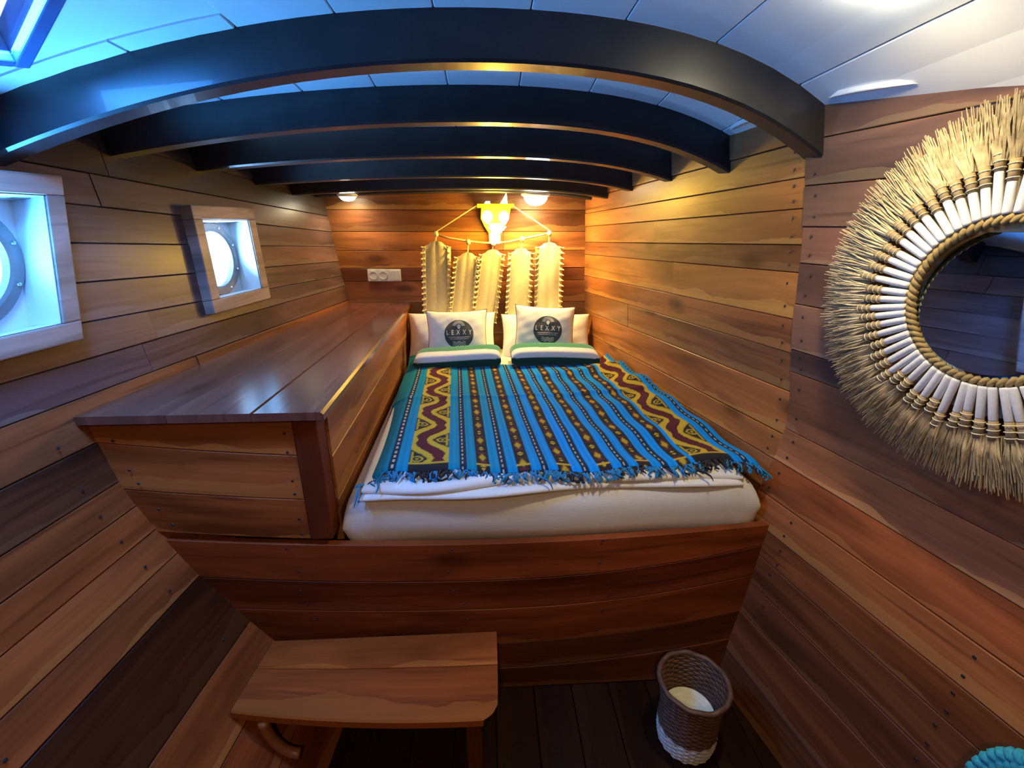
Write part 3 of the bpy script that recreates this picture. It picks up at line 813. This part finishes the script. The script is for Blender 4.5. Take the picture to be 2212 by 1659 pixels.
def cushion(loc, rot, label, seed):
    c = empty('cushion', loc, rot); tag(c, label, 'cushion', 'printed square cushions')
    obj('cover', pad(CW, CD, CH, 2.6, .55, 48, 40, cush_df(seed)), CUSH, c)
    b = MB(); loop = []
    df = cush_df(seed)
    for k in range(25): loop.append(df(-CW/2+CW*k/24, -CD/2, 0))
    for k in range(1, 25): loop.append(df(CW/2, -CD/2+CD*k/24, 0))
    for k in range(1, 25): loop.append(df(CW/2-CW*k/24, CD/2, 0))
    for k in range(1, 25): loop.append(df(-CW/2, CD/2-CD*k/24, 0))
    b.tube(loop, .0028, 6, caps=False); obj('piping', b.mesh(), PIPE, c, smooth=True)
    cx, cy, r = .012, -.003, .078
    vs, fs = disc(cx, cy, .0005, r, 48, 10); em = print_on('emblem', vs, fs, EMB, c, seed, .0012)
    for body, size, yy, nm in (('L  E  X  X  Y', .036, .008, 'lettering'),):
        me = text_mesh(body, size); bm = bmesh.new(); bm.from_mesh(me); bmesh.ops.subdivide_edges(bm, edges=[e for e in bm.edges if e.calc_length() > .006], cuts=3); bm.to_mesh(me); bm.free()
        xs_ = [v.co.x for v in me.vertices]; w = max(xs_)-min(xs_); kx = .135/w
        for v in me.vertices: v.co = Vector(cush_front(cx+v.co.x*kx, cy+yy+v.co.y*1.0, seed, .0024))
        obj(nm, me, PRN, em)
    for yy, w, th in ((-.017, .112, .0022), (-.0265, .098, .0045)):
        vs, fs = strip([(cx-w/2+w*k/16, cy+yy) for k in range(17)], th); print_on('rule', vs, fs, PRN if th < .003 else PRNG, em, seed, .0024)
    for j in range(3):
        vs, fs = strip([(cx-.034+.068*k/28, cy-.044-.0085*j+.0035*math.sin(k/28*2*math.pi*2.5)) for k in range(29)], .0024); print_on('wave_line', vs, fs, PRN, em, seed, .0024)
    vs, fs = disc(cx, cy+.040, .016, .034, 24, 3, 0.15, math.pi-.15); print_on('sun_rays', vs, fs, PRNG, em, seed, .0022)
    vs, fs = disc(cx, cy+.042, .0003, .0095, 20, 2); sk = print_on('skull', vs, fs, PRN, em, seed, .0028)
    vs, fs = disc(cx, cy+.033, .0003, .006, 12, 2); print_on('skull_jaw', vs, fs, PRN, em, seed, .0028)
    for sx in (-.0035, .0035):
        vs, fs = disc(cx+sx, cy+.043, .0002, .0022, 10, 1); print_on('eye_socket', vs, fs, EMB, em, seed, .0034)
    return c
cushion((-.168, 2.505, .873), (R(66), R(-1), R(1)), 'square cushion with round dark emblem, standing nearer the cabinet', 2)
cushion((.313, 2.505, .892), (R(66), R(3), R(-2)), 'square cushion with round dark emblem, standing nearer the right wall', 5)

# ---- folded striped towels
TW = attr_mat('towel_terry', .95, .5, .4)
def towel(x0, x1, yf, zb, label, rotz, seed):
    w = x1-x0; d = .185; h = .084
    def df(x, y, z):
        return (x, y + .004*math.sin(9*x+seed), z + .004*math.sin(7*x+seed)*(z > 0) - .006*(y > .04)*(z > 0) + .006*math.sin(4*x+seed))
    me = pad(w, d, h, 11, .5, 40, 48, df)
    ca = me.color_attributes.new('Col', 'FLOAT_COLOR', 'POINT'); cc = []
    for v in me.vertices:
        y, z = v.co.y, v.co.z - .006*math.sin(4*v.co.x+seed); z -= .004*math.sin(7*v.co.x+seed)*(z > 0)
        sarc = (z if y < -.095 else z + (y+.095)*1.0)
        wob = .003*math.sin(11*v.co.x+seed)
        if z < .012 and y < .0: c = (.006, .055, .035)
        elif y < -.022: c = (.74, .76, .78)
        else: c = (.02, .23, .11)
        cc += [*c, 1]
    ca.data.foreach_set('color', np.array(cc, dtype=np.float32))
    o = obj('towel', me, TW); o.location = ((x0+x1)/2, yf+d/2, zb+h/2); o.rotation_euler = (R(4), 0, rotz)
    tag(o, label, 'towel', 'folded striped towels')
    return o
towel(-.375, .065, 2.225, .762, 'folded green and white striped towel lying nearer the cabinet', R(-1), 0)
towel(.115, .565, 2.225, .764, 'folded green and white striped towel lying nearer the right wall', R(0), 2)

# ------------------------------------------------------------------ wall hanging on the back wall
CREAM = plain('cream_cotton', (.66, .56, .30), .95, var=.08, scale=90, bump=.3); ROD = plain('pale_rod', (.45, .33, .18), .7)
def bp(u, v, Y=2.78): 
    """position on the plane just in front of the back wall from measured wall coordinates"""
    return Vector(((u-1050)*.00259+.0, Y, 1.56-(v-440)*.00259))
hang = empty('wall_hanging', bp(1065, 500)); tag(hang, 'cream macrame wall hanging of five frilled strips above the bed', 'wall hanging')
def hadopt(o): return adopt(o, hang)
b = MB(); rodp = [(938, 503), (968, 511), (1005, 517), (1040, 521), (1070, 522), (1100, 519), (1130, 513), (1160, 507), (1192, 500)]
b.tube([bp(u, v, 2.795) for u, v in rodp], .006, 8); hadopt(obj('rod', b.mesh(), ROD, None, smooth=True))
for p, q in (((941, 497), (1034, 441)), ((1189, 494), (1108, 443))):
    b = MB(); b.tube([bp(*p, 2.79), bp(*q, 2.80)], .0028, 6); hadopt(obj('hanging_cord', b.mesh(), CREAM, None))
KN = [((940, 502), (938, 519)), ((1010, 519), (1008, 541)), ((1130, 513), (1129, 534)), ((1190, 501), (1190, 521)), ((1066, 522), (1062, 540))]
for (k, e) in KN:
    b = MB(); c = bp(*k, 2.785); b.lathe([(.0001, .016), (.011, .012), (.014, 0), (.012, -.012), (.0001, -.016)], 12, Matrix.Translation(c))
    kn = hadopt(obj('knot', b.mesh(), CREAM, None, smooth=True))
    b = MB(); b.tube([c, bp(*e, 2.785)], .004, 6); hadopt(obj('strip_cord', b.mesh(), CREAM, None))
# strips: (top centre u,v), bottom (u,v), half width px, flip
STR = [((940, 516), (933, 698), 31), ((1008, 540), (986, 698), 27), ((1064, 534), (1040, 702), 28), ((1127, 531), (1118, 702), 28), ((1190, 519), (1190, 690), 31)]
for si, ((u0, v0), (u1, v1), hw) in enumerate(STR):
    Y = 2.768 - .006*(si % 2); n = 26; vs = []; fs = []
    prof = [-1, -.96, -.5, -.12, 0, .12, .5, .96, 1]
    for zlay in (0, 1):
        for i in range(n+1):
            f = i/n; u = u0+(u1-u0)*f; v = v0+(v1-v0)*f
            wf = hw*.86*(min(1, .45+f*7.5) if f < .08 else 1)
            for pr in prof:
                bulge = .010*(1-abs(pr)**3) - .004*math.exp(-(pr/.1)**2) if zlay == 0 else -.004
                c = bp(u+pr*wf, v + 3*abs(pr)*(f < .08), Y - bulge - .003*math.sin(8*f+si+2*pr)); vs.append(c)
    m = len(prof); K = (n+1)*m
    for i in range(n):
        for j in range(m-1):
            a = i*m+j; fs.append((a, a+m, a+m+1, a+1)); fs.append((K+a, K+a+1, K+a+m+1, K+a+m))
        for j, s_ in ((0, 1), (m-1, -1)):
            a = i*m+j; q = (a, K+a, K+a+m, a+m); fs.append(q if s_ > 0 else q[::-1])
    st = hadopt(obj('strip', mesh(vs, fs), CREAM, None, smooth=True))
    # ruffled frill down both edges
    b = MB()
    for side in (-1, 1):
        nf = 150; vs = []; fs = []
        rad = rng.uniform(.6, 1.25, 40)
        for i in range(nf+1):
            f = .05+.95*i/nf; u = u0+(u1-u0)*f; v = v0+(v1-v0)*f
            w0 = hw*.76*(min(1, .45+f*7.5) if f < .08 else 1)
            ph = i*2*math.pi/11; amp = rad[int(i/11) % 40]
            outr = hw*(.27 + .035*amp*math.sin(ph))
            for q in range(4):
                g = q/3
                vs.append(bp(u+side*(w0+outr*g), v+4.0*g*math.sin(ph+1.2), Y - .008 - .024*amp*math.sin(ph)*g))
        for i in range(nf):
            for q in range(3): a = i*4+q; fs.append((a, a+1, a+5, a+4))
        b.add(vs, fs)
    fo = obj('frill', b.mesh(), CREAM, st, smooth=True)
    fo.matrix_parent_inverse = Matrix.Identity(4)
    so = fo.modifiers.new('t', 'SOLIDIFY'); so.thickness = .002

# ------------------------------------------------------------------ lamp of carved wood on the back wall
lamp = empty('wall_lamp', bp(1070, 480)); tag(lamp, 'glowing yellow wall lamp shaped like a horned mask above the bed', 'lamp')
def ladopt(o): return adopt(o, lamp)
LW = plain('yellow_lamp_wood', (.75, .62, .02), .45, var=.1); GREY = plain('grey_shade', (.42, .42, .32), .6)
BULB = emis('bulb_glow', (1.0, .86, .45), 14.0); FUN = emis('funnel_glow', (1.0, .90, .55), 5.0)
def prism(name, poly, y0, y1, mat, w=.003):
    vs = [bp(u, v, y0) for u, v in poly] + [bp(u, v, y1) for u, v in poly]; n = len(poly)
    fs = [tuple(range(n)), tuple(reversed(range(n, 2*n)))] + [(i, n+i, n+(i+1) % n, (i+1) % n) for i in range(n)]
    me = mesh(vs, fs); bm = bmesh.new(); bm.from_mesh(me); bmesh.ops.recalc_face_normals(bm, faces=bm.faces); bm.to_mesh(me); bm.free()
    return ladopt(obj(name, bevel(me, w), mat, None))
prism('back_plate', [(1040, 446), (1105, 446), (1100, 470), (1092, 486), (1082, 500), (1081, 522), (1056, 522), (1055, 500), (1046, 486), (1038, 470)], 2.822, 2.795, LW)
prism('header_bar', [(1031, 440), (1111, 440), (1111, 448), (1031, 448)], 2.822, 2.765, LW)
prism('horn', [(1081, 440), (1095, 418), (1097, 440)], 2.815, 2.775, FUN, .002); prism('horn', [(1047, 440), (1050, 435), (1059, 435), (1060, 440)], 2.815, 2.775, FUN, .001)
b = MB(); n = 14
for k in range(n+1):
    pass
prism('brow_shade', [(1055, 482), (1062, 480), (1073, 479), (1084, 480), (1092, 482), (1086, 488), (1060, 488)], 2.795, 2.768, GREY, .002)
for (u, v) in ((1053, 467), (1089, 468)):
    c = bp(u, v, 2.762); b = MB(); b.lathe([(.0001, .034), (.014, .030), (.027, .014), (.029, 0), (.024, -.014), (.014, -.028), (.011, -.034), (.0001, -.036)], 20, Matrix.Translation(c))
    ladopt(obj('bulb', b.mesh(), BULB, None, smooth=True))
prism('funnel', [(1053, 487), (1095, 487), (1081, 501), (1064, 501)], 2.80, 2.762, FUN, .003)
c = bp(1069, 511, 2.772); b = MB(); b.lathe([(.0001, .028), (.028, .028), (.030, 0), (.028, -.028), (.0001, -.028)], 24, Matrix.Translation(c)); ladopt(obj('tube_shade', b.mesh(), BULB, None, smooth=True))
light('wall_lamp_light', 'POINT', bp(1069, 478, 2.70), P_LAMP, (1.0, .56, .03), .05)

# ------------------------------------------------------------------ ceiling downlights
DL = emis('downlight_glow', (1.0, .93, .70), 26.0); DLN = emis('near_downlight_glow', (1.0, .92, .66), 60.0); RIMM = plain('white_rim', (.75, .75, .72), .4)
def downlight(x, y, r, label, power, z=None, dome=.034, col=WARM, glow=None):
    zc = z if z is not None else float(ceil_z(x, y))
    d = empty('downlight', (x, y, zc)); tag(d, label, 'ceiling light', 'round downlights')
    b = MB(); b.lathe([(r*1.02, 0), (r*1.22, 0), (r*1.22, -.006), (r*1.12, -.012), (r, -.012), (r, -.004)], 32); obj('rim', b.mesh(), RIMM, d, smooth=False)
    b = MB(); b.lathe([(r*.99, -.006), (r*.97, -dome*.4), (r*.8, -dome*.7), (r*.5, -dome*.92), (.0005, -dome)], 32); obj('diffuser', b.mesh(), glow or DL, d, smooth=True)
    light('downlight_light', 'AREA', (x, y, zc-dome-.004), power, col, r*1.8, (0, 0, -1))
    return d
# ------------------------------------------------------------------ sockets
sp = empty('socket_panel', bp(815, 592, YB-.004)); tag(sp, 'white double power socket with light switch on the back wall', 'socket')
def sadopt(o): return adopt(o, sp)
def sbox(name, u0, v0, u1, v1, y0, y1, mat, w=.002):
    p, q = bp(u0, v0), bp(u1, v1); b = MB(); b.box((p.x, y1, q.z), (q.x, y0, p.z)); return sadopt(obj(name, bevel(b.mesh(), w), mat, None))
yw = YB-.004
sbox('plate', 778, 579, 853, 606, YB+.0, yw-.010, PLASTIC, .004)
for u in (791, 813):
    c = bp(u, 592, yw-.010); MM = Matrix.Translation(c) @ Matrix.Rotation(R(90), 4, 'X')
    b = MB(); b.lathe([(.0245, 0), (.0245, .003), (.0205, .003), (.019, -.004), (.0001, -.004)], 28, MM); so = sadopt(obj('socket', b.mesh(), PLASTIC, None))
    b = MB()
    for dx in (-.0095, .0095): b.lathe([(.0001, 0), (.0028, 0), (.0028, -.001)], 10, Matrix.Translation(c+Vector((dx, .0025, 0))) @ Matrix.Rotation(R(90), 4, 'X'))
    b.lathe([(.0175, .0), (.0175, .002), (.010, .002), (.010, 0)], 20, Matrix.Translation(c+Vector((0, .0035, .0))) @ Matrix.Rotation(R(90), 4, 'X'))
    h_ = obj('contact_recess', b.mesh(), plain('grey_recess', (.28, .26, .25), .5), so)
sbox('switch', 830, 582, 850, 603, yw-.008, yw-.015, PLASTIC, .002)

# ------------------------------------------------------------------ round mirror framed with little brooms
mc = Vector((float(wall_x(.735, 1.318))-.050, .735, 1.326))
eyv = Vector((float(wall_x(.935, 1.318)-wall_x(.535, 1.318)), .4, 0)).normalized()
ezv = Vector((.2*float(wall_x(.735, 1.518)-wall_x(.735, 1.118)), 0, .4)).normalized()
env = ezv.cross(eyv).normalized()
if env.x > 0: env = -env
eyv = ezv.cross(env).normalized()      # along the wall; sign as it comes
MMIR = Matrix(((eyv.x, ezv.x, env.x, mc.x), (eyv.y, ezv.y, env.y, mc.y), (eyv.z, ezv.z, env.z, mc.z), (0, 0, 0, 1)))
mirror = empty('mirror'); mirror.matrix_world = MMIR; tag(mirror, 'round mirror framed by a sunburst of small straw brooms', 'mirror')
MG, mnt, mb_ = nt_new('mirror_glass'); mb_.inputs['Base Color'].default_value = (.50, .72, 1.0, 1); mb_.inputs['Metallic'].default_value = 1; mb_.inputs['Roughness'].default_value = .04  # blue base colour stands in for the blue light reflected from the hull
mn = N(mnt, 'ShaderNodeTexNoise'); mn.inputs['Scale'].default_value = 9; mtc = N(mnt, 'ShaderNodeTexCoord'); mnt.links.new(mtc.outputs['Object'], mn.inputs['Vector'])
mnt.links.new(math_(mnt, 'MULTIPLY', ramp(mnt, mn.outputs[0], [(.4, (.1,)*3), (.75, (1,)*3)]), .05), mb_.inputs['Roughness'])
RG = .130; GT = R(-7.2)
b = MB(); b.lathe([(.0001, .010), (RG-.006, .010), (RG, .006), (RG, -.012), (.0001, -.012)], 64); gl = obj('glass', b.mesh(), MG, mirror); gl.location = (0, 0, -.008); gl.rotation_euler = (GT, 0, 0)
b = MB(); b.lathe([(.0001, -.012), (.20, -.012), (.20, -.020), (.0001, -.020)], 48); obj('backing_board', b.mesh(), ROD, mirror)
ROPE = plain('seagrass_rope', (.36, .25, .09), .8, var=.25, scale=120, bump=.4)
b = MB(); nb = 300; 
for ph in (0, math.pi):
    pts = []
    for k in range(nb+1):
        a = 2*math.pi*k/nb; tw = a*34+ph; r = RG+.004+.0045*math.cos(tw); pts.append((r*math.cos(a), r*math.sin(a), .010+.0045*math.sin(tw)))
    b.tube(pts, .0052, 6, caps=False)
obj('rope_ring', b.mesh(), ROPE, mirror, smooth=True)
STRAW = plain('straw', (.56, .46, .28), .8, var=.35, scale=60, objcol=True); WRAP = plain('white_wrap', (.78, .77, .74), .8, var=.05, scale=200, bump=.2); BIND = plain('binding_cane', (.38, .27, .13), .6); BINDL = plain('binding_thread', (.72, .66, .46), .6)
def bundle_mesh(L0, L1, ns, spread, seed):
    r_ = random.Random(seed); b = MB()
    for i in range(ns):
        f = (i+.5)/ns*2-1; x0 = f*.0065; z0 = r_.uniform(-.004, .004)
        x1 = f*spread + r_.uniform(-.006, .006); l = L1 + r_.uniform(-.018, .006); z1 = r_.uniform(-.007, .009)
        w = r_.uniform(.0010, .0016)
        xm = x0*.55+x1*.45 + r_.uniform(-.002, .002); zm = (z0+z1)/2 + .004; lm = (L0+l)/2
        vs = []
        for (x, y, z, ww) in ((x0, L0, z0, w), (xm, lm, zm, w), (x1, l, z1, w*.6)):
            vs += [(x-ww, y, z-ww*.6), (x+ww, y, z-ww*.6), (x, y, z+ww)]
        b.add(vs, [(0, 1, 4, 3), (1, 2, 5, 4), (2, 0, 3, 5), (3, 4, 7, 6), (4, 5, 8, 7), (5, 3, 6, 8), (6, 7, 8)])
    return b.mesh('bristles')
BUN = [bundle_mesh(.085, .158, 38, .016, s_) for s_ in range(4)]; BUNB = [bundle_mesh(.085, .188, 34, .017, 10+s_) for s_ in range(3)]
def handle_mesh(L):
    b = MB(); b.tube([(0, 0, 0), (0, .004, 0), (0, L-.003, 0), (0, L, 0)], [.0062, .0070, .0066, .006], 10); return b.mesh('handle')
HM = [handle_mesh(l) for l in (.050, .059, .070)]
def bind_mesh(L):
    b = MB(); b.tube([(0, L, 0), (0, L+.034, 0)], [.0068, .0078], 9); return b.mesh('binding')
def thread_mesh(L):
    b = MB()
    for k in range(3):
        y = L+.005+.011*k; b.lathe([(.0082, -.0011), (.0092, 0), (.0082, .0011)], 10, Matrix.Translation((0, y, 0)) @ Matrix.Rotation(R(90), 4, 'X'))
    return b.mesh('thread')
BM = [bind_mesh(l) for l in (.050, .059, .070)]; TM = [thread_mesh(l) for l in (.050, .059, .070)]
NBUN = 66
for k in range(NBUN):
    a = 2*math.pi*k/NBUN + random.uniform(-.012, .012); li = random.choice((0, 0, 1, 1, 2))
    rot = Matrix.Rotation(a - math.pi/2, 4, 'Z')
    br = obj('broom', BUN[k % 4], STRAW, mirror, tuple([random.uniform(.8, 1.15)]*3))
    br.matrix_local = Matrix.Translation((math.cos(a)*(RG+.012), math.sin(a)*(RG+.012), .014)) @ rot @ Matrix.Rotation(R(-3), 4, 'X')
    obj('handle', HM[li], WRAP, br, smooth=True); obj('binding', BM[li], BIND, br, smooth=True); obj('thread', TM[li], BINDL, br)
for k in range(NBUN):
    a = 2*math.pi*(k+.5)/NBUN + random.uniform(-.012, .012)
    br = obj('back_broom', BUNB[k % 3], STRAW, mirror, tuple([random.uniform(.6, .9)]*3))
    br.matrix_local = Matrix.Translation((math.cos(a)*(RG+.012), math.sin(a)*(RG+.012), .003)) @ Matrix.Rotation(a - math.pi/2, 4, 'Z')

# ------------------------------------------------------------------ step stool
stool = empty('step_stool', (-.3, .92, 0)); tag(stool, 'low wooden step with a two-board top in front of the bed', 'step stool')
ZS = .262
def S_st(a, t):      # a: x, t: depth from front 0 to back 1
    xl = float(hull_x(.9, ZS)) + .035; y0 = .835 + .055*((a-.0)/-.66)**2; y1 = YF-.012
    y = y0+(y1-y0)*t
    xl = float(hull_x(y, ZS)) + .02
    u = (a+.66)/.67; xr = .012
    if t < .20: xr -= .05*(1-math.sqrt(max(0, 1-((.20-t)/.20)**2)))
    return (xl+(xr-xl)*u, y, ZS)
for t0, t1, col in ((0, .58, (.92, .52, .24)), (.58, 1.0, (1.1, .66, .30))):
    adopt(board('top_board', S_st, -.66, .01, t0, t1, .024, (0, 0, 1), WOODLOW, None, na=20, nt=26, color=col, gap=.001, ch=.004), stool)
def sbx(name, lo, hi, color):
    b = MB(); b.box(lo, hi); o = obj(name, bevel(b.mesh(), .003), WOODLOW, None, color); uvbox(o, (2, 0)); return adopt(o, stool)
sbx('leg', (-.075, .86, .001), (-.035, .90, ZS-.025), (.45, .32, .3)); sbx('leg', (-.075, 1.05, .001), (-.035, 1.09, ZS-.025), (.4, .3, .3))
sbx('apron', (-.44, 1.06, .16), (-.076, 1.08, ZS-.025), (.3, .22, .22))
# curved bracket at the hull end
b = MB(); n = 14; 
pts = [(-.60+.075*(1-math.cos(k/n*math.pi/2)), .885, ZS-.03-.13*math.sin(k/n*math.pi/2)) for k in range(n+1)]
for w_ in (0, ): b.tube(pts, .014, 8)
adopt(obj('bracket', b.mesh(), WOOD, None, (.7, .55, .5), smooth=True), stool)

# ------------------------------------------------------------------ woven basket on the floor
BX, BY = .565, .935
bas = empty('waste_basket', (BX, BY, 0)); bas.scale = (.97, .97, .92); tag(bas, 'small woven basket with white base and pale lining on the floor', 'basket')
CANE = plain('dark_cane', (.12, .058, .030), .55, var=.35, scale=50, bump=.4); CANEW = plain('white_cane', (.62, .62, .56), .6, var=.08, scale=50)
def rad(z): return float(cr(z, [0, .03, .09, .15, .20, .25], [.074, .080, .081, .080, .086, .097]))
def weave(name, z0, z1, mat):
    b = MB(); z = z0; i = 0
    while z < z1:
        r = rad(z); n = 64; pts = []
        for k in range(n+1):
            a = 2*math.pi*k/n; rr = r + .0022*math.cos(a*16 + (math.pi if i % 2 else 0)); pts.append((rr*math.cos(a), rr*math.sin(a), z))
        b.tube(pts, .0048, 5, caps=False); z += .0082; i += 1
    o = obj(name, b.mesh(), mat, bas, smooth=True); return o
weave('white_base', .006, .072, CANEW); weave('woven_body', .076, .243, CANE)
b = MB(); n = 64; pts = [(rad(.25)*math.cos(2*math.pi*k/n), rad(.25)*math.sin(2*math.pi*k/n), .249+.002*math.sin(k)) for k in range(n+1)]; b.tube(pts, .0075, 8, caps=False); obj('rim', b.mesh(), CANE, bas, smooth=True)
b = MB()
for k in range(16): 
    a = 2*math.pi*k/16; b.tube([((rad(z))*math.cos(a), (rad(z))*math.sin(a), z) for z in (.004, .06, .12, .18, .246)], .003, 5)
obj('stakes', b.mesh(), CANE, bas)
b = MB(); b.lathe([(.0001, .10), (.055, .103), (.070, .112), (.073, .128), (.071, .128), (.068, .108), (.0001, .094)], 40); obj('lining', b.mesh(), plain('cream_liner', (.80, .78, .60), .8), bas, smooth=True)
b = MB(); b.lathe([(.0001, .004), (.076, .004), (.076, .009), (.0001, .009)], 32); obj('bottom', b.mesh(), CANE, bas)

# ------------------------------------------------------------------ turquoise braided rope hung near the camera on the right wall
TEAL = plain('turquoise_cotton', (.03, .38, .50), .85, var=.2, scale=150, bump=.4)
rope = empty('braided_rope', (.895, .455, .60)); tag(rope, 'turquoise plaited rope loop hanging low on the right wall', 'rope')
for ph in range(3):
    b = MB(); pts = []
    for k in range(140):
        f = k/139; a = math.pi*(1.12*f - .06)
        c = Vector((0, -.075*math.cos(a), .15*math.sin(a)-.15)); n_ = Vector((0, -math.cos(a), math.sin(a)))
        tw = f*50 + ph*2*math.pi/3
        pts.append(Vector((.895, .455, .60)) + c + n_*.011*math.cos(tw) + Vector((1, 0, 0))*.008*math.sin(2*tw))
    b.tube(pts, .0105, 7); o = adopt(obj('strand', b.mesh(), TEAL, None, smooth=True), rope)

downlight(-.745, 2.74, .044, 'round downlight above the socket, at the cabinet end of the back wall', 1.1, z=1.603)
downlight(.268, 2.66, .064, 'brighter round downlight beside the glowing mask lamp', 9.0, z=1.605, dome=.06, col=(1.0, .72, .28))
downlight(.56, .79, .05, 'large round downlight above the broom mirror, cut by the top edge', 4.2, dome=.045, glow=DLN)
downlight(-.1, -.45, .05, 'unseen fill light added on the ceiling behind the camera', 8.0, col=(1.0, .60, .24))  # unseen fill light, added to warm the lower boards
